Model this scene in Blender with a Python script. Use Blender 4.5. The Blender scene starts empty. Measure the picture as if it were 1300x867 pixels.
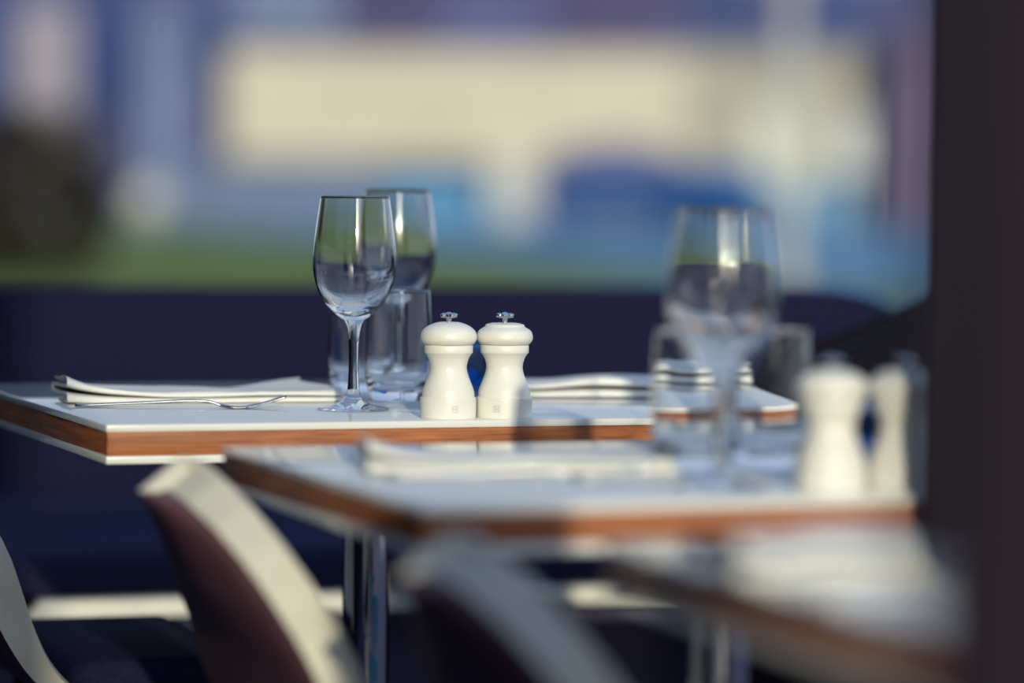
import bpy, bmesh, math, random
from mathutils import Vector, Matrix
random.seed(7)
SC = bpy.context.scene
COL = SC.collection
rad = math.radians

# ------------------------------------------------------------------ camera
FPX = 4875.0                      # focal length in pixels of the 1300 px frame (135 mm)
EYE = Vector((0.0, 0.0, 0.99))
PITCH = math.atan((433.5 - 198.0) / FPX)
ROLL = rad(0.6)
_f = Vector((0, math.cos(PITCH), -math.sin(PITCH)))
_r0 = Vector((1, 0, 0)); _u0 = _r0.cross(_f)
CR = _r0 * math.cos(ROLL) + _u0 * math.sin(ROLL)
CU = _u0 * math.cos(ROLL) - _r0 * math.sin(ROLL)
cam_data = bpy.data.cameras.new('camera')
cam = bpy.data.objects.new('camera', cam_data); COL.objects.link(cam)
cam.matrix_world = Matrix(((CR.x, CU.x, -_f.x, EYE.x), (CR.y, CU.y, -_f.y, EYE.y), (CR.z, CU.z, -_f.z, EYE.z), (0, 0, 0, 1)))
cam_data.sensor_width = 36.0; cam_data.lens = 36.0 * FPX / 1300.0
cam_data.clip_start = 0.05; cam_data.clip_end = 400
cam_data.dof.use_dof = True
cam_data.dof.focus_distance = 3.70
cam_data.dof.aperture_fstop = 1.9
SC.camera = cam

def at(px, py, Y):
    """the point at depth Y seen at a pixel of the photograph (used for measuring where things stand)"""
    d = _f + CR * ((px - 650.0) / FPX) + CU * ((433.5 - py) / FPX)
    return EYE + d * (Y / d.y)

# ------------------------------------------------------------------ world, sun, exposure
SUN_AZ, SUN_EL = rad(9.0), rad(13.3)     # behind the camera, to its right, low
w = bpy.data.worlds.new('sky'); SC.world = w; w.use_nodes = True
nt = w.node_tree; nt.nodes.clear()
o_ = nt.nodes.new('ShaderNodeOutputWorld'); bg = nt.nodes.new('ShaderNodeBackground')
tc = nt.nodes.new('ShaderNodeTexCoord'); sp = nt.nodes.new('ShaderNodeSeparateXYZ'); cr = nt.nodes.new('ShaderNodeValToRGB')
nt.links.new(tc.outputs['Generated'], sp.inputs[0]); nt.links.new(sp.outputs['Z'], cr.inputs[0])
nt.links.new(cr.outputs[0], bg.inputs[0]); nt.links.new(bg.outputs[0], o_.inputs[0])
e = cr.color_ramp.elements
e[0].position = 0.0; e[0].color = (0.66, 0.74, 0.80, 1)
e[1].position = 1.0; e[1].color = (0.24, 0.37, 0.62, 1)
m_ = e.new(0.16); m_.color = (0.52, 0.64, 0.80, 1)
m_ = e.new(0.45); m_.color = (0.30, 0.42, 0.66, 1)
bg.inputs[1].default_value = 0.95
# hazy glow of the sky around the low sun
def wmath(op, a, bv):
    k = nt.nodes.new('ShaderNodeMath'); k.operation = op
    for i, v in enumerate((a, bv)):
        if hasattr(v, 'is_output'): nt.links.new(v, k.inputs[i])
        else: k.inputs[i].default_value = v
    return k.outputs[0]
sdir = Vector((math.sin(SUN_AZ) * math.cos(SUN_EL), -math.cos(SUN_AZ) * math.cos(SUN_EL), math.sin(SUN_EL)))
vm = nt.nodes.new('ShaderNodeVectorMath'); vm.operation = 'DOT_PRODUCT'
nt.links.new(tc.outputs['Generated'], vm.inputs[0]); vm.inputs[1].default_value = sdir
dt = wmath('MAXIMUM', vm.outputs['Value'], 0.0)
glow = wmath('ADD', wmath('MULTIPLY', wmath('POWER', dt, 260.0), 14.0), wmath('MULTIPLY', wmath('POWER', dt, 22.0), 0.9))
bg2 = nt.nodes.new('ShaderNodeBackground'); bg2.inputs[0].default_value = (1.0, 0.90, 0.70, 1)
nt.links.new(glow, bg2.inputs[1])
ads = nt.nodes.new('ShaderNodeAddShader'); nt.links.new(bg.outputs[0], ads.inputs[0]); nt.links.new(bg2.outputs[0], ads.inputs[1])
nt.links.new(ads.outputs[0], o_.inputs[0])
sd = bpy.data.lights.new('sun', 'SUN'); sun = bpy.data.objects.new('sun', sd); COL.objects.link(sun)
sd.energy = 3.0; sd.angle = rad(0.9); sd.color = (1.0, 0.94, 0.71)
sun.rotation_euler = sdir.to_track_quat('Z', 'Y').to_euler()
sun.location = (3, -10, 4)
SC.view_settings.view_transform = 'Standard'; SC.view_settings.look = 'None'
SC.view_settings.exposure = 0.0; SC.view_settings.gamma = 1.0; SC.view_settings.use_curve_mapping = False
SC.cycles.max_bounces = 24; SC.cycles.transmission_bounces = 24; SC.cycles.glossy_bounces = 8
SC.cycles.use_denoising = True; SC.cycles.caustics_reflective = False

# ------------------------------------------------------------------ helpers
def new_mat(name, color, rough=0.5, metal=0.0, trans=0.0, ior=1.5, spec=None):
    m = bpy.data.materials.new(name); m.use_nodes = True
    b = m.node_tree.nodes['Principled BSDF']
    b.inputs['Base Color'].default_value = (*color, 1); b.inputs['Roughness'].default_value = rough
    b.inputs['Metallic'].default_value = metal; b.inputs['Transmission Weight'].default_value = trans
    b.inputs['IOR'].default_value = ior
    if spec is not None: b.inputs['Specular IOR Level'].default_value = spec
    return m

def noise_mat(name, c1, c2, rough=0.6, scale=30.0, stretch=(1, 1, 1), bump=0.0, detail=4.0, dist=0.0, lo=0.35, hi=0.65, spec=None, metal=0.0):
    m = new_mat(name, c1, rough, metal, spec=spec); n = m.node_tree; b = n.nodes['Principled BSDF']
    t = n.nodes.new('ShaderNodeTexCoord'); mp = n.nodes.new('ShaderNodeMapping'); no = n.nodes.new('ShaderNodeTexNoise'); r = n.nodes.new('ShaderNodeValToRGB')
    mp.inputs['Scale'].default_value = stretch; no.inputs['Scale'].default_value = scale; no.inputs['Detail'].default_value = detail; no.inputs['Distortion'].default_value = dist
    r.color_ramp.elements[0].color = (*c1, 1); r.color_ramp.elements[1].color = (*c2, 1)
    r.color_ramp.elements[0].position = lo; r.color_ramp.elements[1].position = hi
    n.links.new(t.outputs['Object'], mp.inputs[0]); n.links.new(mp.outputs[0], no.inputs['Vector']); n.links.new(no.outputs['Fac'], r.inputs[0]); n.links.new(r.outputs[0], b.inputs['Base Color'])
    if bump:
        bp = n.nodes.new('ShaderNodeBump'); bp.inputs['Strength'].default_value = bump; bp.inputs['Distance'].default_value = 0.002
        n.links.new(no.outputs['Fac'], bp.inputs['Height']); n.links.new(bp.outputs[0], b.inputs['Normal'])
    return m

def link_mesh(name, bm, mats, parent=None, smooth=True, loc=None, rotz=None):
    me = bpy.data.meshes.new(name)
    bmesh.ops.recalc_face_normals(bm, faces=bm.faces)
    bm.to_mesh(me); bm.free()
    for m in (mats if isinstance(mats, (list, tuple)) else [mats]): me.materials.append(m)
    if smooth:
        for p in me.polygons: p.use_smooth = True
    o = bpy.data.objects.new(name, me); COL.objects.link(o)
    if parent: o.parent = parent
    if loc is not None: o.location = loc
    if rotz is not None: o.rotation_euler = (0, 0, rotz)
    return o

def tag(o, label, cat, group=None, kind=None):
    o['label'] = label
    if cat: o['category'] = cat
    if group: o['group'] = group
    if kind: o['kind'] = kind
    return o

def struct(o, label=None):
    o['kind'] = 'structure'
    if label: o['label'] = label
    return o

def empty(name, loc=(0, 0, 0), rotz=0.0):
    o = bpy.data.objects.new(name, None); COL.objects.link(o)
    o.empty_display_size = 0.05; o.location = loc; o.rotation_euler = (0, 0, rotz)
    return o

def dup(root, loc, rotz=None):
    r = root.copy(); COL.objects.link(r); r.location = loc
    if rotz is not None: r.rotation_euler = (0, 0, rotz)
    for ch in list(root.children):
        c = ch.copy(); COL.objects.link(c); c.parent = r
        for g in list(ch.children):
            d = g.copy(); COL.objects.link(d); d.parent = c
    return r

def box(bm, x0, y0, z0, x1, y1, z1, bev=0.0, seg=2):
    r = bmesh.ops.create_cube(bm, size=1.0)
    vs = r['verts']
    bmesh.ops.scale(bm, vec=(x1 - x0, y1 - y0, z1 - z0), verts=vs)
    bmesh.ops.translate(bm, vec=((x0 + x1) / 2, (y0 + y1) / 2, (z0 + z1) / 2), verts=vs)
    if bev > 0:
        es = list({ed for v in vs for ed in v.link_edges})
        bmesh.ops.bevel(bm, geom=es, offset=bev, segments=seg, profile=0.5, affect='EDGES')
    return bm

def boxm(*a, **k):
    return box(bmesh.new(), *a, **k)

def flat_shade_by_angle(o, ang=35):
    me = o.data
    me.set_sharp_from_angle(angle=rad(ang))

def lathe(prof, seg=64, bm=None, close=False):
    """revolve (r, z) points about z; r == 0 ends close to a point"""
    bm = bm or bmesh.new(); rings = []
    for r, z in prof:
        if r < 1e-6: rings.append([bm.verts.new((0, 0, z))])
        else: rings.append([bm.verts.new((r * math.cos(2 * math.pi * i / seg), r * math.sin(2 * math.pi * i / seg), z)) for i in range(seg)])
    for a, b in zip(rings, rings[1:]):
        for i in range(seg):
            j = (i + 1) % seg
            if len(a) == 1 and len(b) == 1: continue
            if len(a) == 1: bm.faces.new((a[0], b[j], b[i]))
            elif len(b) == 1: bm.faces.new((a[i], a[j], b[0]))
            else: bm.faces.new((a[i], a[j], b[j], b[i]))
    return bm

def catmull(pts, n=6):
    out = []
    P = [pts[0]] + list(pts) + [pts[-1]]
    for i in range(1, len(P) - 2):
        p0, p1, p2, p3 = P[i - 1], P[i], P[i + 1], P[i + 2]
        for k in range(n):
            t = k / n
            out.append(tuple(0.5 * (2 * b + (c - a) * t + (2 * a - 5 * b + 4 * c - d) * t * t + (3 * b - a - 3 * c + d) * t ** 3) for a, b, c, d in zip(p0, p1, p2, p3)))
    out.append(tuple(pts[-1]))
    return out

def tube(bm, pts, radii, seg=16, caps=True):
    rings = []; n = len(pts)
    for i, p in enumerate(pts):
        p = Vector(p)
        d = (Vector(pts[min(i + 1, n - 1)]) - Vector(pts[max(i - 1, 0)])).normalized()
        a = d.orthogonal().normalized() if abs(d.z) < 0.99 else Vector((1, 0, 0))
        a = (Vector((0, 0, 1)).cross(d)).normalized() if abs(d.z) < 0.99 else Vector((1, 0, 0))
        b = d.cross(a).normalized()
        r = radii[i] if isinstance(radii, (list, tuple)) else radii
        rings.append([bm.verts.new(p + a * (r * math.cos(2 * math.pi * k / seg)) + b * (r * math.sin(2 * math.pi * k / seg))) for k in range(seg)])
    for a, b in zip(rings, rings[1:]):
        for k in range(seg): bm.faces.new((a[k], a[(k + 1) % seg], b[(k + 1) % seg], b[k]))
    if caps:
        bm.faces.new(rings[0][::-1]); bm.faces.new(rings[-1])
    return bm

def prism(poly, y0, y1, bm=None):
    """polygon in (x, z) extruded along y"""
    bm = bm or bmesh.new()
    a = [bm.verts.new((x, y0, z)) for x, z in poly]; b = [bm.verts.new((x, y1, z)) for x, z in poly]
    bm.faces.new(a); bm.faces.new(b[::-1])
    for i in range(len(poly)):
        j = (i + 1) % len(poly); bm.faces.new((a[i], a[j], b[j], b[i]))
    return bm

# ------------------------------------------------------------------ materials
M_LAM = noise_mat('white_laminate', (0.72, 0.72, 0.69), (0.76, 0.76, 0.73), rough=0.06, scale=6)
M_WOOD = noise_mat('walnut_edge', (0.20, 0.058, 0.020), (0.44, 0.155, 0.058), rough=0.5, spec=0.25, scale=9, stretch=(1.5, 1.5, 34), dist=0.6, detail=6, lo=0.3, hi=0.7)
M_CHROME = noise_mat('polished_steel', (0.62, 0.63, 0.66), (0.70, 0.70, 0.72), rough=0.06, scale=4, metal=1.0)
M_CUTLERY = noise_mat('cutlery_steel', (0.34, 0.35, 0.39), (0.42, 0.43, 0.47), rough=0.26, scale=20, metal=1.0)
M_DARKMETAL = noise_mat('dark_metal', (0.02, 0.019, 0.026), (0.03, 0.028, 0.036), rough=0.4, scale=20)
M_NAVY = noise_mat('navy_upholstery', (0.0085, 0.0090, 0.030), (0.0120, 0.0126, 0.042), rough=0.9, scale=220, bump=0.3, spec=0.06)
M_CUSHION = noise_mat('navy_cushion', (0.024, 0.024, 0.062), (0.032, 0.032, 0.080), rough=0.9, scale=200, bump=0.3, spec=0.06)
M_BLACKUPH = noise_mat('blackish_upholstery', (0.006, 0.0055, 0.011), (0.010, 0.009, 0.017), rough=0.9, scale=180, bump=0.3, spec=0.05)
M_PLINTH = noise_mat('slate_laminate', (0.075, 0.068, 0.135), (0.092, 0.084, 0.160), rough=0.8, scale=5, spec=0.1)
M_SHELL = noise_mat('dark_brown_veneer', (0.120, 0.058, 0.080), (0.155, 0.076, 0.100), rough=0.55, scale=5, stretch=(1, 10, 1.5), detail=5, spec=0.3)
M_RIM = noise_mat('cream_rim', (0.60, 0.57, 0.47), (0.66, 0.63, 0.52), rough=0.5, scale=14)
M_MILL = noise_mat('white_lacquer', (0.76, 0.745, 0.68), (0.79, 0.775, 0.71), rough=0.38, scale=10)
M_EMBLEM = noise_mat('grey_emblem_print', (0.50, 0.50, 0.46), (0.56, 0.56, 0.52), rough=0.5, scale=30)
M_NAPKIN = noise_mat('white_linen', (0.74, 0.73, 0.69), (0.82, 0.81, 0.77), rough=0.9, scale=900, bump=0.25, spec=0.1)
M_BOARD = noise_mat('white_painted_board', (0.66, 0.65, 0.58), (0.72, 0.71, 0.64), rough=0.5, scale=14)
M_GLASS = new_mat('clear_glass', (1, 1, 1), 0.0, 0, 1.0, 1.48)
# thin walled clear glass: what it does not mirror it lets straight through
M_THIN = bpy.data.materials.new('thin_clear_glass'); M_THIN.use_nodes = True
tn = M_THIN.node_tree; tn.nodes.clear()
tout = tn.nodes.new('ShaderNodeOutputMaterial'); tmx = tn.nodes.new('ShaderNodeMixShader'); tlw = tn.nodes.new('ShaderNodeLayerWeight'); tlw.inputs['Blend'].default_value = 0.5
tp = tn.nodes.new('ShaderNodeMath'); tp.operation = 'POWER'; tp.inputs[1].default_value = 4.0; tn.links.new(tlw.outputs['Facing'], tp.inputs[0])
tfr = tn.nodes.new('ShaderNodeMath'); tfr.operation = 'MULTIPLY_ADD'; tfr.inputs[1].default_value = 0.75; tfr.inputs[2].default_value = 0.03; tn.links.new(tp.outputs[0], tfr.inputs[0])
ttr = tn.nodes.new('ShaderNodeBsdfTransparent'); tgl = tn.nodes.new('ShaderNodeBsdfGlossy'); tgl.inputs['Roughness'].default_value = 0.0
tn.links.new(tfr.outputs[0], tmx.inputs[0]); tn.links.new(ttr.outputs[0], tmx.inputs[1]); tn.links.new(tgl.outputs[0], tmx.inputs[2]); tn.links.new(tmx.outputs[0], tout.inputs[0])
M_BLUEGLASS = new_mat('cobalt_glass', (0.10, 0.48, 0.95), 0.02, 0, 1.0, 1.45)
M_WAX = noise_mat('pale_wax', (0.30, 0.42, 0.60), (0.36, 0.48, 0.66), rough=0.6, scale=30)
M_POST = noise_mat('dark_brown_post_paint', (0.012, 0.0085, 0.017), (0.017, 0.011, 0.021), rough=0.7, scale=6, stretch=(4, 4, 0.6), spec=0.08)
M_DECK = noise_mat('dark_deck', (0.055, 0.050, 0.095), (0.072, 0.066, 0.120), rough=0.8, scale=3, stretch=(1, 14, 1), spec=0.15)

# a steel column with a blotchy turquoise reflection painted into its colour
M_POLE = M_CHROME.copy(); M_POLE.name = 'steel_with_painted_reflection'
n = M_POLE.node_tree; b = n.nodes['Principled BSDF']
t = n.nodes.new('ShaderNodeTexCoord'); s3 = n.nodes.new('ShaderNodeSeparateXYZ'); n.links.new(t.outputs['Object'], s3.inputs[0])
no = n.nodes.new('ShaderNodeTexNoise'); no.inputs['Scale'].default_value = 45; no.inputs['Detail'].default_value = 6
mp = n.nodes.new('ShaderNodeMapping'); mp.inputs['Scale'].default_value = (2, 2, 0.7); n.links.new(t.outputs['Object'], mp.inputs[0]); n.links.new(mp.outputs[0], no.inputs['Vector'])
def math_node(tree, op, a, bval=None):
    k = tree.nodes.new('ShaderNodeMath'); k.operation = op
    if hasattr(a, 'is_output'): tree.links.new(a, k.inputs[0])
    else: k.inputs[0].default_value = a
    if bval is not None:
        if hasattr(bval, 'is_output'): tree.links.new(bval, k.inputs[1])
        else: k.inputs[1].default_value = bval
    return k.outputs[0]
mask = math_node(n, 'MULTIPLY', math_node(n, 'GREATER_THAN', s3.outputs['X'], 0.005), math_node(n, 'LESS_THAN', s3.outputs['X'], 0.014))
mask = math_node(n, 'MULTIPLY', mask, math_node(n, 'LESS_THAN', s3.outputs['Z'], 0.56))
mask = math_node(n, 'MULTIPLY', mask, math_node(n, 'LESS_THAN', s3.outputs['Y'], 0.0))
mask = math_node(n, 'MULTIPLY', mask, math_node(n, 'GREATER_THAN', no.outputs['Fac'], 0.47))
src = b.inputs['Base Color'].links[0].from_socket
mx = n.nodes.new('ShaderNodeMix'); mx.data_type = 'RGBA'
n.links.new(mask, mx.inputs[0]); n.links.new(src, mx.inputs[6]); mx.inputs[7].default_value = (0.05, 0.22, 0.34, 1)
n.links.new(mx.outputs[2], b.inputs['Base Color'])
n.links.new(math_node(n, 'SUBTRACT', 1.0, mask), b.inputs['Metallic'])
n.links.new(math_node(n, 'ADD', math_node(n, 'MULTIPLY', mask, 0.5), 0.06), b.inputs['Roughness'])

# ------------------------------------------------------------------ ground
def poly_slab(name, pts, z0, z1, mat):
    bm = bmesh.new()
    a = [bm.verts.new((x, y, z1)) for x, y in pts]; c = [bm.verts.new((x, y, z0)) for x, y in pts]
    bm.faces.new(a); bm.faces.new(c[::-1])
    for i in range(len(pts)):
        j = (i + 1) % len(pts); bm.faces.new((a[i], a[j], c[j], c[i]))
    return link_mesh(name, bm, mat, smooth=False)

struct(poly_slab('floor', [(-6, -3), (6, -3), (6, 8.5), (-6, 8.5)], -0.2, 0.0, M_DECK), 'dark terrace floor under the tables')
M_LAWN = noise_mat('mown_grass', (0.125, 0.175, 0.050), (0.19, 0.24, 0.075), rough=0.95, scale=1.2, detail=8, spec=0.05)
LE = [at(-260, 262, 66), at(250, 289, 53), at(500, 312, 42.5), at(850, 347, 33.3), at(1250, 377, 27.0)]
def ground_pt(px, py):
    d = _f + CR * ((px - 650.0) / FPX) + CU * ((433.5 - py) / FPX)
    k = -EYE.z / d.z
    return (EYE.x + d.x * k, EYE.y + d.y * k)
edge = [ground_pt(-300, 272), ground_pt(250, 288), ground_pt(500, 311), ground_pt(850, 346), ground_pt(1150, 372)]
lawn = poly_slab('lawn', [(-14, 8.5), (10, 8.5), (10, 24.0)] + edge[::-1] + [(-14, edge[0][1])], -0.3, -0.004, M_LAWN)
struct(lawn, 'green mown lawn beyond the banquette')
M_POOL = noise_mat('light_blue_paving', (0.13, 0.28, 0.42), (0.18, 0.34, 0.48), rough=0.9, scale=0.6, spec=0.1)
pav = poly_slab('plaza_ground', [(-40, 8.5), (40, 8.5), (40, 90), (-40, 90)], -0.6, -0.03, M_POOL)
struct(pav, 'pale blue paved ground between the lawn and the buildings')

# ------------------------------------------------------------------ the far building (about 60 m away)
def fbox(px0, py0, px1, py1, Y, depth, zmin=None):
    a = at(px0, py0, Y); c = at(px1, py1, Y); mid = at((px0 + px1) / 2, (py0 + py1) / 2, Y)
    hw = (px1 - px0) / FPX * Y / 2; hh = (py1 - py0) / FPX * Y / 2
    z0 = mid.z - hh if zmin is None else zmin
    return (mid.x - hw, Y, z0, mid.x + hw, Y + depth, mid.z + hh)

def fmat(name, c, v=0.12, rough=0.8):
    return noise_mat(name, tuple(x * (1 - v) for x in c), tuple(min(1, x * (1 + v)) for x in c), rough=rough, scale=0.7, detail=5, spec=0.1)
F_WALL = fmat('violet_grey_render', (0.085, 0.095, 0.215))
F_DARK = fmat('navy_glazing', (0.022, 0.045, 0.16), rough=0.4)
F_DARK2 = fmat('dark_purple_glazing', (0.05, 0.043, 0.125), rough=0.4)
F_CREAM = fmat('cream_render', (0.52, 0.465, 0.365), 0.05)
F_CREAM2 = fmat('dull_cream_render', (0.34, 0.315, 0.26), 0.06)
F_PALE = fmat('pale_stone', (0.30, 0.265, 0.31))
F_GREYBLUE = fmat('grey_blue_render', (0.15, 0.19, 0.31))
F_LIGHT = fmat('light_grey_paint', (0.43, 0.43, 0.42))
F_SKYBLUE = fmat('sky_blue_panel', (0.09, 0.24, 0.43))
F_DEEPBLUE = fmat('deep_blue_tarpaulin', (0.010, 0.075, 0.26))
F_PURPLE = fmat('purple_grey_canvas', (0.14, 0.12, 0.23))
F_WHITE = fmat('off_white_panel', (0.56, 0.55, 0.45), 0.05)
F_ROOF = fmat('pale_metal_roof', (0.30, 0.38, 0.44), 0.06)
F_PINK = fmat('mauve_panel', (0.15, 0.115, 0.20))

YB = 60.0
bld = empty('distant_building', (at(650, 278, YB).x, YB, 0))
tag(bld, 'long far building with a broad cream wall band and violet grey glazing behind the lawn', 'building')
def fpart(name, mat, args, bev=0.02, parent=None):
    p = parent or bld
    o = link_mesh(name, boxm(*args, bev=bev), mat, None, smooth=False)
    o.parent = p; o.matrix_parent_inverse = Matrix.Translation(-Vector(p.location)) if p.parent is None else Matrix.Identity(4)
    return o
fpart('wall', F_WALL, fbox(-330, -41, 1500, 290, YB, 5, zmin=-0.05))
fpart('roof', F_ROOF, fbox(-350, -64, 1520, -41, YB - 0.4, 5.6))
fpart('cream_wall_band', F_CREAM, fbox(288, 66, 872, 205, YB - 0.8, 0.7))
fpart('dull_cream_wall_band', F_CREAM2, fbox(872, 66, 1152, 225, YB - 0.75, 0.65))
for x0, x1, y0, y1, m in ((-40, 18, -20, 150, F_DARK), (98, 172, -30, 150, F_DARK), (240, 285, -10, 90, F_DARK), (300, 430, -30, 40, F_GREYBLUE), (440, 560, -25, 45, F_DARK2),
                          (700, 860, -30, 52, F_DARK2), (880, 960, -30, 50, F_DARK), (1030, 1110, -30, 52, F_DARK), (318, 392, 208, 262, F_DARK)):
    fpart('window', m, fbox(x0, y0, x1, y1, YB - 0.12, 0.1), 0.005)
for x0, x1, m in ((20, 94, F_PALE), (178, 236, F_GREYBLUE), (622, 682, F_LIGHT)):
    fpart('column', m, fbox(x0, 10 if x0 < 300 else 205, x1, 285, YB - 1.4, 0.5, zmin=-0.03))
fpart('glazed_front', F_SKYBLUE, fbox(480, 222, 622, 290, YB - 0.5, 0.4, zmin=-0.03))
fpart('glazed_front', F_GREYBLUE, fbox(240, 205, 480, 290, YB - 0.4, 0.3, zmin=-0.03))
fpart('glazed_front', F_SKYBLUE, fbox(865, 225, 1140, 290, YB - 0.5, 0.4, zmin=-0.03))
fpart('side_wing', F_PINK, fbox(1140, 40, 1230, 290, YB - 3, 2.5, zmin=-0.03))

# blue market stall with a sagging purple canopy
YS = 46.0
st = empty('market_stall', (at(780, 300, YS).x, YS, -0.03))
tag(st, 'deep blue stall with a purple grey canopy in front of the cream building', 'stall')
fpart('counter', F_DEEPBLUE, fbox(706, 206, 862, 252, YS, 1.2, zmin=at(780, 252, YS).z), 0.02, st)
for fx in (0.06, 0.94):
    q0 = fbox(706, 206, 862, 252, YS, 1.2)
    lx = q0[0] + (q0[3] - q0[0]) * fx
    o = link_mesh('leg', boxm(lx - 0.05, YS + 0.1, -0.03, lx + 0.05, YS + 1.1, q0[2] + 0.01, bev=0.01), F_DEEPBLUE, smooth=False); o.parent = st; o.matrix_parent_inverse = Matrix.Translation(-Vector(st.location))
a0 = fbox(692, 178, 868, 204, YS - 0.3, 1.8)
cb = prism([(a0[0], a0[2]), (a0[3], a0[2]), (a0[3] - 0.12, a0[2] + 0.12), ((a0[0] + a0[3]) / 2, a0[5]), (a0[0] + 0.12, a0[2] + 0.12)], a0[1], a0[4])
o = link_mesh('canopy', cb, F_PURPLE, None, smooth=False); o.parent = st; o.matrix_parent_inverse = Matrix.Translation(-Vector(st.location))
# covered boat / trailer beside it
YC = 49.0
ct = empty('covered_trailer', (at(915, 290, YC).x, YC, -0.03))
tag(ct, 'low blue tarpaulin covered trailer just right of the stall', 'trailer')
aa = fbox(872, 212, 966, 262, YC, 1.6)
o = link_mesh('tarpaulin', boxm(aa[0], aa[1], 0.25, aa[3], aa[4], aa[5], bev=0.08, seg=3), F_DEEPBLUE); o.parent = ct; o.matrix_parent_inverse = Matrix.Translation(-Vector(ct.location))
for sx in (0.25, 0.75):
    bm = lathe([(0, -0.06), (0.24, -0.06), (0.27, -0.03), (0.27, 0.03), (0.24, 0.06), (0, 0.06)], 24)
    bmesh.ops.rotate(bm, verts=bm.verts, cent=(0, 0, 0), matrix=Matrix.Rotation(rad(90), 3, 'X'))
    bmesh.ops.translate(bm, verts=bm.verts, vec=(aa[0] + (aa[3] - aa[0]) * sx, aa[1] + 0.2, 0.24))
    o = link_mesh('wheel', bm, M_DARKMETAL); o.parent = ct; o.matrix_parent_inverse = Matrix.Translation(-Vector(ct.location))
# white sign boards
for k, (x0, y0, x1, y1, Y, m, lab) in enumerate(((952, 138, 1036, 236, 52.0, F_WHITE, 'large off white panel standing before the dull cream wall'), (1062, 146, 1116, 222, 52.0, F_LIGHT, 'smaller pale grey panel right of the off white panel'))):
    a = fbox(x0, y0, x1, y1, Y, 0.15)
    sb = empty('sign_board', ((a[0] + a[3]) / 2, Y, -0.03)); tag(sb, lab, 'board')
    o = link_mesh('panel', boxm(*a, bev=0.02), m, smooth=False); o.parent = sb; o.matrix_parent_inverse = Matrix.Translation(-Vector(sb.location))
    for fx in (a[0] + 0.1, a[3] - 0.1):
        bm = tube(bmesh.new(), [(fx, Y + 0.07, -0.03), (fx, Y + 0.07, a[2] + 0.02)], 0.04, 12)
        o = link_mesh('leg', bm, F_LIGHT); o.parent = sb; o.matrix_parent_inverse = Matrix.Translation(-Vector(sb.location))
# lamp post
pl = at(1000, 365, 30.0)
lp = empty('street_lamp', (pl.x, 30.0, -0.03)); tag(lp, 'tall pale grey lamp post near the right end of the lawn', 'lamp post')
link_mesh('pole', lathe([(0, 0), (0.14, 0), (0.14, 0.12), (0.075, 0.2), (0.055, 4.2), (0, 4.2)], 24), F_LIGHT, lp)
link_mesh('lamp_head', lathe([(0, 4.2), (0.08, 4.2), (0.26, 4.34), (0.30, 4.5), (0.2, 4.7), (0, 4.76)], 24), F_LIGHT, lp)
# white globe bollard at the lawn's edge
gp = ground_pt(186, 292)
gb = empty('globe_bollard', (gp[0], gp[1], -0.004)); tag(gb, 'small white globe light at the far left edge of the lawn', 'light')
link_mesh('post', lathe([(0, 0), (0.10, 0), (0.08, 0.05), (0.06, 0.1), (0.06, 0.16), (0, 0.16)], 20), F_PALE, gb)
link_mesh('globe', lathe([(0.23 * math.sin(math.pi * i / 16) if 0 < i < 16 else 0, 0.37 - 0.23 * math.cos(math.pi * i / 16)) for i in range(17)], 28), F_WHITE, gb)

# dark bush left
M_LEAF = noise_mat('dark_leaf', (0.020, 0.020, 0.012), (0.060, 0.048, 0.030), rough=0.8, scale=2.5, spec=0.1)
M_BARK = noise_mat('bark', (0.04, 0.025, 0.02), (0.06, 0.04, 0.03), rough=0.9, scale=8)
bp_ = at(20, 362, 29.3)
BS = 1.12
bush = empty('shrub', (bp_.x, 29.3, -0.004)); tag(bush, 'dark brown green shrub at the left end of the lawn', 'shrub')
bm = bmesh.new()
for k in range(2600):
    th = random.uniform(0, 2 * math.pi); ph = math.acos(random.uniform(-0.75, 1)); rr = random.uniform(0.72, 1.05)
    lump = 1 + 0.13 * math.sin(3 * th + 1) * math.sin(2 * ph) + 0.08 * math.sin(7 * th)
    c = Vector((0.66 * rr * lump * math.sin(ph) * math.cos(th), 0.6 * rr * lump * math.sin(ph) * math.sin(th), 0.52 + 0.66 * rr * lump * math.cos(ph)))
    if c.z < 0.05: continue
    R = Matrix.Rotation(random.uniform(0, 6.28), 3, 'Z') @ Matrix.Rotation(random.uniform(-1.2, 1.2), 3, 'X')
    L, W = random.uniform(0.05, 0.10), random.uniform(0.02, 0.04)
    vs = [bm.verts.new(c + R @ Vector(p)) for p in ((-L, 0, 0), (0, -W, 0.01), (L, 0, 0), (0, W, 0.01))]
    bm.faces.new(vs)
link_mesh('foliage', bm, M_LEAF, bush, smooth=False).scale = (BS, BS, BS)
bm = bmesh.new()
for k in range(7):
    a = k * 0.9; tube(bm, [(0.04 * math.cos(a), 0.04 * math.sin(a), 0), (0.14 * math.cos(a), 0.14 * math.sin(a), 0.35), (0.36 * math.cos(a), 0.34 * math.sin(a), 0.85)], [0.03, 0.02, 0.008], 8)
link_mesh('stem', bm, M_BARK, bush).scale = (BS, BS, BS)

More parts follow.
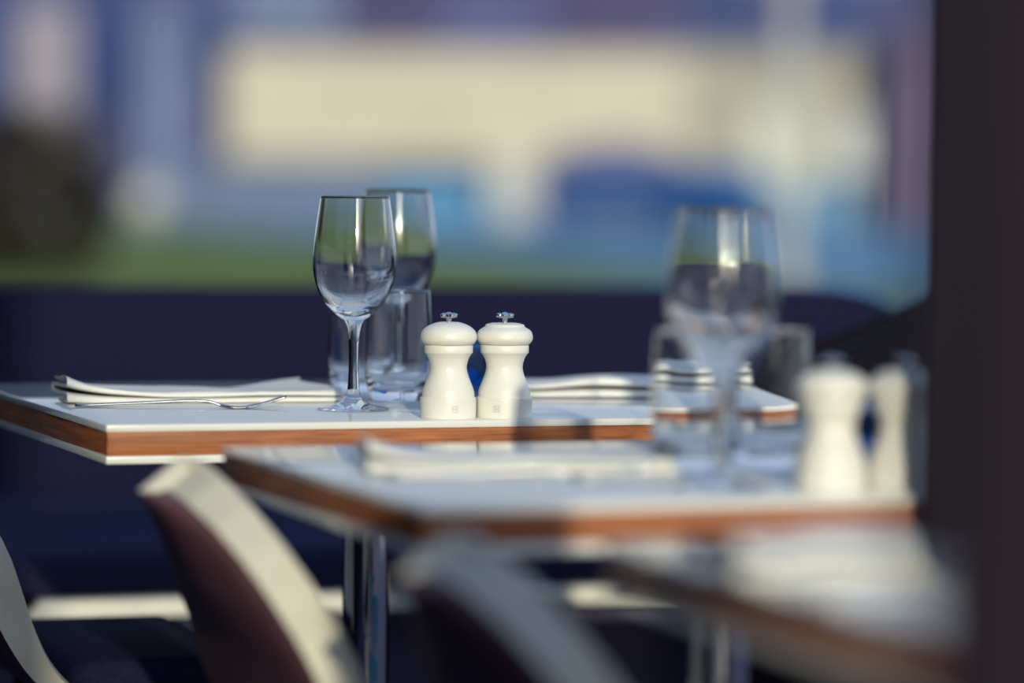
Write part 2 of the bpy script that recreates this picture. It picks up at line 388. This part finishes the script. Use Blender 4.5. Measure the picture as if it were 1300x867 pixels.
# ------------------------------------------------------------------ tables
TH = rad(19.0)
UX = Vector((math.cos(TH), math.sin(TH), 0)); VX = Vector((-math.sin(TH), math.cos(TH), 0))
C1 = Vector((-0.371, 3.51, 0))             # front left corner of the farthest table
STEP = Vector((0.307, -0.78, 0))           # from one table to the next one nearer the camera
TW, TD, HT = 0.72, 0.63, 0.74
PX = -0.015                                # the columns stand a little off centre
def rbox(bm, x0, y0, z0, x1, y1, z1, bev): return box(bm, x0, y0, z0, x1, y1, z1, bev=bev, seg=2)
def make_table(loc, label, pole_mat, TD=TD):
    t = empty('dining_table', loc, TH); tag(t, label, 'table', 'white topped dining tables in a diagonal row')
    o = link_mesh('tabletop', boxm(-TW/2, -TD/2, HT-0.007, TW/2, TD/2, HT, bev=0.0012), M_LAM, t); flat_shade_by_angle(o)
    o['label'] = 'glossy white laminate top'
    o = link_mesh('edge_band', boxm(-TW/2+0.0015, -TD/2+0.0015, HT-0.029, TW/2-0.0015, TD/2-0.0015, HT-0.007, bev=0.0008), M_WOOD, t); flat_shade_by_angle(o)
    o['label'] = 'walnut brown wooden edge'
    o = link_mesh('underside_panel', boxm(-TW/2, -TD/2, HT-0.0365, TW/2, TD/2, HT-0.029, bev=0.0012), M_LAM, t); flat_shade_by_angle(o)
    o['label'] = 'thin white laminate underside'
    o = link_mesh('pole', lathe([(0.0, 0.012), (0.0245, 0.012), (0.0245, HT-0.042), (0, HT-0.042)], 48), pole_mat, t); flat_shade_by_angle(o, 50)
    o.rotation_euler = (0, 0, -TH); o.location.x = PX
    o['label'] = 'polished steel column'
    o = link_mesh('mounting_plate', boxm(PX-0.14, -0.14, HT-0.0425, PX+0.14, 0.14, HT-0.0363, bev=0.001), M_DARKMETAL, t); flat_shade_by_angle(o)
    o = link_mesh('base_plate', boxm(PX-0.21, -0.21, 0, PX+0.21, 0.21, 0.013, bev=0.004), M_DARKMETAL, t); flat_shade_by_angle(o)
    return t
centre = C1 + UX * TW / 2 + VX * TD / 2
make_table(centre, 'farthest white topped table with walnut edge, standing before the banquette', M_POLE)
make_table(centre + STEP - VX * 0.035, 'middle white topped table carrying the soft focus glasses and mills', M_CHROME, 0.56)
make_table(centre + 2 * STEP - VX * 0.035, 'nearest white topped table, half hidden behind the dark post', M_CHROME, 0.56)

# ------------------------------------------------------------------ banquette
P0 = Vector((-0.467, 4.55, 0))             # a point on the seat's front line
bq = empty('banquette', P0, TH); tag(bq, 'long navy upholstered banquette behind the farthest table', 'banquette')
L0, L1 = -1.1, 1.46
BACK = 0.86                                # depth of the seat, up to the backrest
# backrest: rounded slab with a softly rounded right end
def back_outline():
    pts = [(L0, 0.40), (L1, 0.40)]
    r = 0.19; top = 0.797
    for k in range(13):
        a = k / 12 * math.pi / 2
        pts.append((L1 - r + r * math.cos(a) ** 0.9 if k < 12 else L1 - r, top - 0.11 + 0.11 * math.sin(a)))
    pts.append((L0, top))
    return pts
bm = prism(back_outline(), BACK, BACK + 0.14)
es = [ed for ed in bm.edges if abs(ed.verts[0].co.y - ed.verts[1].co.y) < 1e-6]
bmesh.ops.bevel(bm, geom=es, offset=0.03, segments=4, profile=0.5, affect='EDGES')
link_mesh('backrest', bm, M_NAVY, bq); 
o = link_mesh('seat_cushion', boxm(L0, 0.015, 0.458, L1 - 0.10, BACK + 0.01, 0.515, bev=0.02, seg=4), M_CUSHION, bq)
bm = prism([(-0.116, 0.437), (L1 - 0.08, 0.437), (L1 - 0.08, 0.458), (-0.092, 0.458)], -0.004, BACK + 0.02)
o = link_mesh('seat_board', bm, M_BOARD, bq, smooth=False); o['label'] = 'thin white front edge under the seat'
bm = prism([(L0, 0.437), (-0.118, 0.437), (-0.094, 0.458), (L0, 0.458)], 0.004, BACK + 0.02)
o = link_mesh('seat_frame', bm, M_BLACKUPH, bq, smooth=False)
o = link_mesh('plinth', boxm(L0 + 0.02, 0.07, 0.0, L1 - 0.12, BACK + 0.12, 0.437, bev=0.004), M_PLINTH, bq, smooth=False)

# ------------------------------------------------------------------ dark armchair at the banquette's right end
ac = empty('armchair', (0.60, 4.58, 0)); tag(ac, 'blackish armchair with a sloping arm at the right end of the banquette', 'armchair')
def soft_prism(poly, y0, y1, bev):
    bm = prism(poly, y0, y1)
    bmesh.ops.bevel(bm, geom=list(bm.edges), offset=bev, segments=3, profile=0.5, affect='EDGES'); return bm
side = [(-0.33, 0.16), (0.26, 0.16), (0.26, 0.90), (0.18, 0.905), (-0.06, 0.833), (-0.265, 0.752), (-0.33, 0.69)]
link_mesh('arm', soft_prism(side, -0.19, -0.10, 0.018), M_BLACKUPH, ac)
link_mesh('arm', soft_prism(side, 0.10, 0.17, 0.018), M_BLACKUPH, ac)
link_mesh('backrest', soft_prism([(0.08, 0.4), (0.25, 0.4), (0.25, 0.89), (0.18, 0.90)], -0.11, 0.11, 0.02), M_BLACKUPH, ac)
link_mesh('seat', boxm(-0.30, -0.11, 0.2, 0.14, 0.11, 0.46, bev=0.025, seg=3), M_BLACKUPH, ac)
for sx in (-0.28, 0.21):
    for sy in (-0.145, 0.135):
        link_mesh('leg', lathe([(0, 0), (0.014, 0), (0.02, 0.17), (0, 0.17)], 16), M_DARKMETAL, ac, loc=(sx, sy, 0))

# ------------------------------------------------------------------ shell chairs
def chair_profile():
    key = [(0.115, 0.425), (0.08, 0.441), (0.0, 0.440), (-0.07, 0.444), (-0.115, 0.474), (-0.143, 0.520), (-0.165, 0.585), (-0.178, 0.622), (-0.194, 0.660), (-0.210, 0.694), (-0.225, 0.722), (-0.238, 0.743), (-0.244, 0.752)]
    key = [(x, z if z < 0.585 else 0.585 + (z - 0.585) * 0.86) for x, z in key]
    return catmull(key, 6)
def half_width(z, i):
    """the back narrows upward to a rounded arch"""
    if z > 0.585: z = 0.585 + (z - 0.585) / 0.86
    K = [(0.40, 0.200), (0.50, 0.212), (0.585, 0.200), (0.622, 0.182), (0.660, 0.158), (0.694, 0.129), (0.722, 0.096), (0.743, 0.056), (0.7525, 0.012)]
    for (z0, w0), (z1, w1) in zip(K, K[1:]):
        if z <= z1: return w0 + (w1 - w0) * (z - z0) / (z1 - z0)
    return 0.012
def make_chair(loc, label, rot=TH):
    root = empty('shell_chair', loc, rot); tag(root, label, 'chair', 'two tone shell chairs')
    pr = chair_profile(); n = len(pr); NV = 22; TK = 0.042
    outer = bmesh.new(); inner = bmesh.new()
    O = []; I = []
    for i, (X, Z) in enumerate(pr):
        a = pr[max(i - 1, 0)]; c = pr[min(i + 1, n - 1)]
        t = Vector((c[0] - a[0], c[1] - a[1])).normalized(); nn = Vector((t.y, -t.x))  # towards the sitter (forward / up)
        if nn.y < 0 and i < 10: nn = -nn
        if i >= 10 and nn.x < 0: nn = -nn
        f = i / (n - 1)
        wid = half_width(Z, i)
        th = TK * (0.45 + 0.55 * min(1, max(0, (f - 0.25) / 0.2)))
        ro = []; ri = []
        for j in range(NV + 1):
            s = -1 + 2 * j / NV; y = s * wid
            cup = 0.018 * (1 - s * s) * min(1, max(0, (f - 0.35) / 0.3))
            edge_r = max(0, (abs(s) - 0.9) / 0.1) ** 2 * 0.004
            ro.append(Vector((X - nn.x * (th / 2 - edge_r) - cup, y, Z - nn.y * (th / 2 - edge_r))))
            ri.append(Vector((X + nn.x * (th / 2 - edge_r) - cup, y, Z + nn.y * (th / 2 - edge_r))))
        O.append(ro); I.append(ri)
    def grid(bm, G, flip):
        V = [[bm.verts.new(p) for p in row] for row in G]
        for i in range(len(V) - 1):
            for j in range(len(V[0]) - 1):
                q = (V[i][j], V[i + 1][j], V[i + 1][j + 1], V[i][j + 1]); bm.faces.new(q[::-1] if flip else q)
        return V
    grid(outer, O, True)
    V = grid(inner, I, False)
    B = {}
    def ov(i, j):
        if (i, j) not in B: B[(i, j)] = inner.verts.new(O[i][j])
        return B[(i, j)]
    rim = bmesh.new()
    def strip(path):
        for (i0, j0), (i1, j1) in zip(path, path[1:]):
            q = [rim.verts.new(p) for p in (I[i0][j0], I[i1][j1], O[i1][j1], O[i0][j0])]
            rim.faces.new(q)
    loop = [(i, 0) for i in range(n)] + [(n - 1, j) for j in range(1, NV + 1)] + [(i, NV) for i in range(n - 2, -1, -1)] + [(0, j) for j in range(NV - 1, -1, -1)]
    strip(loop)
    bmesh.ops.remove_doubles(rim, verts=rim.verts, dist=1e-5)
    for vs in list(B.values()): inner.verts.remove(vs)
    o = link_mesh('back_shell', outer, M_SHELL, root); o['label'] = 'dark brown outer shell'
    o = link_mesh('inner_shell', inner, M_RIM, root); o['label'] = 'cream inner shell'
    o = link_mesh('rim', rim, M_RIM, root); o['label'] = 'thick cream edge of the shell'
    o = link_mesh('seat_pad', boxm(-0.085, -0.185, 0.449, 0.105, 0.185, 0.487, bev=0.016, seg=4), M_NAVY, root); o['label'] = 'navy seat pad'
    for sx in (0.09, -0.06):
        for sy in (-0.15, 0.15):
            bm = tube(bmesh.new(), [(sx * 1.35 - 0.02, sy * 1.2, 0.0), (sx, sy, 0.432)], [0.009, 0.014], 14)
            link_mesh('leg', bm, M_DARKMETAL, root)
    return root
ch = make_chair((-0.039, 3.195, 0), 'shell chair with a sunlit cream edge drawn up to the middle table')
c2 = dup(ch, (0.190, 2.595, 0)); c2['label'] = 'shell chair in shade with a greyish edge, nearest the camera'
c3 = dup(ch, (-0.411, 3.975, 0)); c3['label'] = 'shell chair cut by the photo frame, drawn up to the farthest table, only its bluish edge and navy seat showing'
c3['label'] = 'shell chair at the farthest table, only its bluish edge and navy seat showing'

# ------------------------------------------------------------------ glassware
def split_lathe(root, pieces, mat, seg=72):
    for name, prof in pieces: link_mesh(name, lathe(prof, seg), mat, root)
def make_wine(loc, label, k=1.0, rmul=1.0, mat=None):
    g = empty('wine_glass', loc); tag(g, label, 'wine glass', 'wine glasses on the tables')
    foot = [(0, 0.0), (0.0335, 0.0), (0.0348, 0.0006), (0.035, 0.0012), (0.0346, 0.0018)] + catmull([(0.0335, 0.0022), (0.022, 0.0045), (0.0115, 0.0085), (0.0075, 0.013), (0.006, 0.020)], 5)
    stem = catmull([(0.006, 0.020), (0.0052, 0.032), (0.0048, 0.05), (0.0052, 0.068), (0.0070, 0.081), (0.0100, 0.0880)], 6)
    outer = catmull([(0.0100, 0.0880), (0.0180, 0.0935), (0.0285, 0.1040), (0.0360, 0.1180), (0.0402, 0.1340), (0.0410, 0.1480), (0.0398, 0.1650), (0.0370, 0.1870), (0.0338, 0.2085)], 6)
    inner = catmull([(0.0328, 0.2085), (0.0358, 0.1870), (0.0384, 0.1650), (0.0393, 0.1480), (0.0383, 0.1350), (0.0338, 0.1205), (0.0258, 0.1082), (0.0150, 0.1000), (0.0, 0.0972)], 6)
    bowl = outer + [(0.0333 + 0.0005 * math.cos(a * math.pi / 6), 0.2085 + 0.0005 * math.sin(a * math.pi / 6)) for a in range(1, 6)] + inner
    sc = lambda P: [(r * rmul, z * k) for r, z in P]
    split_lathe(g, (('bowl', sc(bowl)), ('stem', sc(stem)), ('foot', sc(foot))), mat or M_GLASS)
    return g
def make_tumbler(loc, label):
    g = empty('tumbler', loc); tag(g, label, 'tumbler', 'water tumblers on the tables')
    outer = catmull([(0.0225, 0.0), (0.0262, 0.0015), (0.0300, 0.0075), (0.0332, 0.0190), (0.0345, 0.0340), (0.0343, 0.0550), (0.0330, 0.0850), (0.0312, 0.1125)], 6)
    inner = catmull([(0.0300, 0.1125), (0.0314, 0.0850), (0.0322, 0.0550), (0.0320, 0.0360), (0.0298, 0.0235), (0.0240, 0.0155), (0.0140, 0.0135), (0.0, 0.0130)], 6)
    base = [(0, 0.0008), (0.015, 0.0008), (0.020, 0.0)]
    split_lathe(g, (('wall', outer + [(0.0306 + 0.0006 * math.cos(a * math.pi / 6), 0.1125 + 0.0006 * math.sin(a * math.pi / 6)) for a in range(1, 6)] + inner), ('base', base + [(0.0225, 0.0)])), M_GLASS)
    return g
def on1(px, d, dz=0.0):
    p = at(px, 500, d); return Vector((p.x, d, HT + dz))
HG = HT + 0.0004
W1 = Vector((-0.1546, 3.75, HG)); W2 = Vector((-0.124, 4.10, HG)); TB = Vector((-0.1145, 3.885, HG)); TA = Vector((-0.158, 4.015, HG))
make_wine(W1, 'large clear wine glass in front on the farthest table, left of the mills')
make_wine(W2, 'clear wine glass standing behind the tumblers on the farthest table', 1.015, 1.03)
make_tumbler(TB, 'clear tumbler right beside the white mills on the farthest table')
make_tumbler(TA, 'clear tumbler directly behind the front wine glass on the farthest table')
make_wine(Vector((0.1590, 2.90, HG)), 'soft focus wine glass in front on the middle table', 1.0, 1.03)
make_wine(Vector((0.172, 3.22, HG)), 'soft focus wine glass hidden behind the front one on the middle table', 1.0, 1.0, M_THIN)
make_tumbler(Vector((0.2080, 3.085, HG)), 'soft focus tumbler beside the mills on the middle table')
make_tumbler(Vector((0.146, 3.06, HG)), 'soft focus tumbler behind the wine glass on the middle table')

# ------------------------------------------------------------------ mills
def make_mill(loc, label, stepped, rot):
    g = empty('pepper_mill', loc, rot); tag(g, label, 'mill', 'white mills standing in pairs')
    body = [(0, 0), (0.0262, 0.0), (0.0268, 0.0008)] + catmull([(0.0268, 0.003), (0.0268, 0.0175), (0.0266, 0.0195)], 3) + catmull([(0.0252, 0.0203), (0.0250, 0.0215), (0.0246, 0.0260), (0.0218, 0.0335), (0.0186, 0.0420), (0.0175, 0.0490), (0.0190, 0.0560), (0.0217, 0.0610)], 6) + [(0.0228, 0.0618), (0.0232, 0.0628), (0.0232, 0.0690), (0.0226, 0.0698), (0, 0.0698)]
    link_mesh('body', lathe(body, 64), M_MILL, g)
    if stepped:
        cap = [(0, 0.0702), (0.0225, 0.0702)] + catmull([(0.0238, 0.0706), (0.0264, 0.0740), (0.0269, 0.0780), (0.0250, 0.0830), (0.0195, 0.0868)], 6) + [(0.0190, 0.0870), (0.0186, 0.0886)] + catmull([(0.0182, 0.0890), (0.0120, 0.0905), (0.0, 0.0908)], 4)
    else:
        cap = [(0, 0.0702), (0.0225, 0.0702)] + catmull([(0.0238, 0.0706), (0.0264, 0.0740), (0.0269, 0.0780), (0.0252, 0.0830), (0.0200, 0.0875), (0.0110, 0.0910), (0.0, 0.0918)], 6)
    o = link_mesh('cap', lathe(cap, 64), M_MILL, g); o['label'] = 'domed white lid'
    zb = 0.0900
    bm = lathe([(0.0024, zb), (0.0024, zb + 0.0045), (0.0040, zb + 0.0060), (0.0040, zb + 0.0085), (0.0022, zb + 0.0105), (0.0, zb + 0.0110)], 24)
    for k in range(4):
        a = k * math.pi / 2 + 0.35
        tube(bm, [(0.0015 * math.cos(a), 0.0015 * math.sin(a), zb + 0.0068), (0.0058 * math.cos(a), 0.0058 * math.sin(a), zb + 0.0078), (0.0084 * math.cos(a), 0.0084 * math.sin(a), zb + 0.0074)], [0.0022, 0.0024, 0.0017], 10)
    o = link_mesh('knob', bm, M_CHROME, g); o['label'] = 'small chrome knob with four lobes'
    # faint square emblem on the base, wrapped on the cylinder
    bm = bmesh.new(); R = 0.02690; ca = -math.pi / 2 + 0.16
    def patch(a0, a1, z0, z1):
        prev = None
        for k in range(4):
            a = ca + a0 + (a1 - a0) * k / 3
            cur = []
            for rr in (R, R - 0.0004):
                cur += [bm.verts.new((rr * math.cos(a), rr * math.sin(a), z0)), bm.verts.new((rr * math.cos(a), rr * math.sin(a), z1))]
            if prev: bm.faces.new((prev[0], cur[0], cur[1], prev[1])); bm.faces.new((prev[2], prev[3], cur[3], cur[2]))
            prev = cur
    q = 0.11
    patch(-q, q, 0.0120, 0.0127); patch(-q, q, 0.0063, 0.0070); patch(-q, -q + 0.03, 0.007, 0.012); patch(q - 0.03, q, 0.007, 0.012)
    patch(-0.06, 0.06, 0.0092, 0.0100); patch(-0.06, -0.03, 0.0075, 0.0115); patch(0.03, 0.06, 0.0075, 0.0115)
    o = link_mesh('emblem', bm, M_EMBLEM, g, smooth=False); o['label'] = 'small faint grey square mark'
    return g
m1 = make_mill((-0.0603, 3.655, HT), 'white waisted mill with a plain domed lid, left of the sharp pair', False, 0.1)
m2 = make_mill((-0.0070, 3.668, HT), 'white waisted mill with a stepped lid, right of the sharp pair', True, -0.42)
make_mill((0.2420, 2.895, HT), 'soft focus white mill beside the glasses on the middle table', False, 0.1)
make_mill((0.2965, 2.906, HT), 'soft focus white mill half behind the dark post on the middle table', True, 0.1)

# ------------------------------------------------------------------ cobalt votive glasses
def make_votive(loc, label):
    g = empty('votive_glass', loc); tag(g, label, 'candle glass', 'cobalt blue candle glasses')
    prof = catmull([(0.0, 0.0), (0.024, 0.0), (0.0275, 0.0015), (0.0295, 0.008), (0.0315, 0.025), (0.0325, 0.049)], 5) + [(0.0320, 0.0496), (0.0310, 0.0496)] + catmull([(0.0303, 0.049), (0.0293, 0.025), (0.0275, 0.010), (0.022, 0.006), (0.0, 0.0055)], 5)
    link_mesh('cup', lathe(prof, 56), M_BLUEGLASS, g)
    o = link_mesh('candle', lathe([(0, 0.0065), (0.0190, 0.0065), (0.0195, 0.007), (0.0195, 0.021), (0.0185, 0.022), (0.0, 0.0215)], 40), M_WAX, g); o['label'] = 'pale candle'
    link_mesh('wick', tube(bmesh.new(), [(0, 0, 0.0215), (0.0006, 0, 0.026), (0.0016, 0, 0.029)], 0.0007, 8), M_DARKMETAL, g)
    return g
make_votive((-0.0560, 4.06, HG), 'cobalt blue candle glass showing between the sharp white mills')
make_votive((0.2950, 3.130, HG), 'cobalt blue candle glass between the soft focus mills')

# ------------------------------------------------------------------ napkins
def make_napkin(loc, label, rot, L=0.285, W=0.098, seed=1, h0=0.0205, h1=0.0115, fl=0.75):
    rnd = random.Random(seed)
    path = catmull([(0.15, 0.0), (0.5, 0.0), (0.95, 0.02), (0.03, 0.03)][:1] + [(0.55, 0.0), (0.06, 0.01), (0.0, 0.17), (0.07, 0.33), (0.5, 0.34), (0.93, 0.34), (1.0, 0.50), (0.93, 0.66), (0.5, 0.66), (0.08, 0.66), (0.015, 0.83), (0.09, 0.98), (0.45, 1.0), (0.86, 0.97)], 6)
    t = 0.0022; NU = 46
    bm = bmesh.new(); rings = []
    for iu in range(NU + 1):
        u = iu / NU
        h = (h0 + (h1 - h0) * min(1, u / 0.35) ** 0.7) - t
        flare = 1 + fl * max(0, (u - 0.45) / 0.55) ** 1.5 - 0.10 * max(0, (0.12 - u) / 0.12)
        wob = 0.0015 * math.sin(7 * u + seed) + 0.001 * math.sin(17 * u + 2 * seed)
        lift = 0.0045 * max(0, (0.16 - u) / 0.16) ** 2
        P = []
        for k, (v, z) in enumerate(path):
            zz = t / 2 + z * h * (1 + 0.10 * math.sin(9 * u + 5 * v + seed)) + lift * (0.2 + z)
            if z > 0.9: zz += 0.0035 * max(0, (u - 0.7) / 0.3) * v + 0.0012 * math.sin(11 * u + 3)
            P.append(Vector((v * W * (flare if z > 0.6 else 1 + 0.3 * (flare - 1)) + wob, zz)))
        ring_a = []; ring_b = []
        for k, p in enumerate(P):
            d = (P[min(k + 1, len(P) - 1)] - P[max(k - 1, 0)]).normalized(); nn = Vector((-d.y, d.x)) * t / 2
            x = u * L + 0.010 * math.sin(p.x * 40) * u * (0.4 + path[k][1]) - 0.012 * path[k][1] * (u > 0.5) * (u - 0.5) * 2 - 0.010 * (1 - path[k][1]) * max(0, (0.1 - u) / 0.1) * 0.0
            ring_a.append(bm.verts.new((x, (p + nn).x, (p + nn).y))); ring_b.append(bm.verts.new((x, (p - nn).x, max(0.0, (p - nn).y))))
        rings.append(ring_a + ring_b[::-1])
    N = len(rings[0])
    for a, c in zip(rings, rings[1:]):
        for k in range(N): bm.faces.new((a[k], a[(k + 1) % N], c[(k + 1) % N], c[k]))
    h = N // 2
    for ring, fl in ((rings[0], False), (rings[-1], True)):
        for k in range(h - 1):
            q = (ring[k], ring[k + 1], ring[N - 2 - k], ring[N - 1 - k]); bm.faces.new(q[::-1] if fl else q)
    o = link_mesh('folded_napkin', bm, M_NAPKIN, None, loc=loc, rotz=rot)
    flat_shade_by_angle(o, 70)
    tag(o, label, 'napkin', 'folded white napkins')
    return o
NP = Vector((-0.4386, 3.787, HT + 0.0003)); NR = rad(16)
make_napkin(NP, 'folded white napkin behind the fork on the left of the farthest table', NR)
make_napkin(Vector((-0.006, 3.965, HT + 0.0003)), 'folded white napkin on the right of the farthest table, behind the mills', rad(6), 0.24, 0.10, 4, 0.013, 0.019, 0.25)
make_napkin(NP + STEP + Vector((0.020, -0.012, 0)), 'soft focus folded white napkin on the middle table', rad(8), seed=2, L=0.25, fl=0.1)
make_napkin(NP + 2 * STEP + Vector((-0.042, 0.01, 0)), 'soft focus folded white napkin on the nearest table', NR, seed=3, h0=0.025, h1=0.022, L=0.118, W=0.105, fl=0.1)

# ------------------------------------------------------------------ cutlery
def ribbon(bm, pts, widths, thick, y_off=0.0, seg=1):
    """flat bar following (x, z) points, with widths along y"""
    rings = []
    for i, ((x, z), wd) in enumerate(zip(pts, widths)):
        a = pts[max(i - 1, 0)]; c = pts[min(i + 1, len(pts) - 1)]
        d = Vector((c[0] - a[0], c[1] - a[1])).normalized(); nn = Vector((-d.y, d.x))
        tt = thick[i] if isinstance(thick, list) else thick
        yo = y_off[i] if isinstance(y_off, list) else y_off
        top = Vector((x, z)) + nn * tt / 2; bot = Vector((x, z)) - nn * tt / 2
        rings.append([bm.verts.new(p) for p in ((top.x, yo - wd * 0.36, top.y), (top.x, yo + wd * 0.36, top.y), ((top.x + bot.x) / 2, yo + wd / 2, (top.y + bot.y) / 2), (bot.x, yo + wd * 0.36, bot.y), (bot.x, yo - wd * 0.36, bot.y), ((top.x + bot.x) / 2, yo - wd / 2, (top.y + bot.y) / 2))])
    for a, c in zip(rings, rings[1:]):
        for k in range(6): bm.faces.new((a[k], a[(k + 1) % 6], c[(k + 1) % 6], c[k]))
    bm.faces.new(rings[0][::-1]); bm.faces.new(rings[-1])
    return bm
def make_fork(loc, label, rot):
    g = empty('fork', loc, rot); tag(g, label, 'fork', 'forks beside the napkins')
    hp = catmull([(0.0, 0.0022), (0.03, 0.0034), (0.08, 0.0060), (0.115, 0.0076), (0.132, 0.0064), (0.143, 0.0030), (0.153, 0.0016)], 5)
    wd = [0.017 + (0.007 - 0.017) * min(1, i / 18) if i < 25 else 0.007 + 0.016 * ((i - 25) / 6) for i in range(len(hp))]
    wd[0] = 0.010; wd[1] = 0.015
    link_mesh('handle', ribbon(bmesh.new(), hp, wd, 0.0026), M_CUTLERY, g)
    hd = catmull([(0.153, 0.0016), (0.161, 0.0014), (0.168, 0.0020)], 4)
    link_mesh('head', ribbon(bmesh.new(), hd, [0.0235] * len(hd), 0.0020), M_CUTLERY, g)
    tp = catmull([(0.167, 0.0019), (0.180, 0.0044), (0.195, 0.0090), (0.206, 0.0124)], 4)
    for k in range(4):
        y = -0.0098 + 0.00653 * k
        link_mesh('tine', ribbon(bmesh.new(), tp, [0.0036] * 6 + [0.0032, 0.003, 0.0028, 0.0024, 0.0020, 0.0016, 0.0012][:len(tp) - 6], 0.0018, y), M_CUTLERY, g)
    return g
FK = Vector((-0.4265, 3.748, HT)); FR = rad(2)
make_fork(FK, 'steel fork lying in front of the napkin on the farthest table', FR)
make_fork(FK + STEP + Vector((0.022, -0.01, 0)), 'soft focus steel fork in front of the napkin on the middle table', FR)
make_fork(FK + 2 * STEP + Vector((-0.02, -0.03, 0)), 'soft focus steel fork in front of the napkin on the nearest table', FR)
kn = empty('table_knife', (0.022, 4.105, HT), rad(6)); tag(kn, 'steel table knife behind the right napkin on the farthest table', 'knife')
link_mesh('handle', ribbon(bmesh.new(), [(-0.09, 0.0030), (-0.07, 0.0036), (-0.03, 0.0036), (0.0, 0.0036)], [0.014, 0.017, 0.015, 0.012], 0.0055), M_CUTLERY, kn)
link_mesh('blade', ribbon(bmesh.new(), [(-0.002, 0.0034), (0.02, 0.0030), (0.07, 0.0028), (0.095, 0.0026), (0.105, 0.0024)], [0.012, 0.018, 0.019, 0.012, 0.004], 0.0022), M_CUTLERY, kn)

# ------------------------------------------------------------------ dark posts at the right
def make_post(name, x0, y0, x1, y1, h, label):
    g = empty(name, ((x0 + x1) / 2, (y0 + y1) / 2, 0)); tag(g, label, 'post')
    hx, hy = (x1 - x0) / 2, (y1 - y0) / 2
    o = link_mesh('shaft', boxm(-hx, -hy, 0.008, hx, hy, h - 0.012, bev=0.003), M_POST, g); flat_shade_by_angle(o)
    o = link_mesh('cap', boxm(-hx, -hy, h - 0.0118, hx, hy, h, bev=0.003), M_POST, g); flat_shade_by_angle(o)
    o = link_mesh('base_plate', boxm(-hx - 0.012, -hy - 0.012, 0, hx + 0.012, hy + 0.012, 0.0082, bev=0.002), M_DARKMETAL, g); flat_shade_by_angle(o)
    return g
kx = (1171 - 650) / FPX
make_post('terrace_post', kx * 2.842, 2.812, kx * 2.842 + 0.075, 2.842, 1.30, 'dark brown post standing between the nearest and the middle table')
kx2 = (1167 - 650) / FPX
make_post('terrace_post', kx2 * 1.30, 1.23, kx2 * 1.30 + 0.14, 1.30, 1.09, 'dark brown post nearest the camera, in front of the nearest table')
# unseen walls added for shade; the low sun comes through the gap
wl = link_mesh('shade_wall_back', boxm(-2.5, -1.5, 0, 0.37, -1.3, 3.4, bev=0.01), M_POST, smooth=False)
struct(wl, 'dark unseen wall added behind the camera for shade')
wl = link_mesh('shade_wall_back_side', boxm(2.1, -1.5, 0, 3.4, -1.3, 3.4, bev=0.01), M_POST, smooth=False)
struct(wl, 'dark unseen wall added behind the camera for shade, beyond the opening')
wl = link_mesh('shade_wall_left', boxm(-2.5, -1.3, 0, -2.3, 7.5, 3.4, bev=0.01), M_POST, smooth=False)  # unseen wall added to keep left faces and their reflections dark
struct(wl, 'dark unseen wall added to darken the left side of the terrace')
# clear glass lets the sun through
sd.cycles.is_caustics_light = True
for o in COL.objects:
    if o.type == 'MESH':
        if o.data.materials and o.data.materials[0] in (M_GLASS, M_BLUEGLASS): o.cycles.is_caustics_caster = True
        else: o.cycles.is_caustics_receiver = True
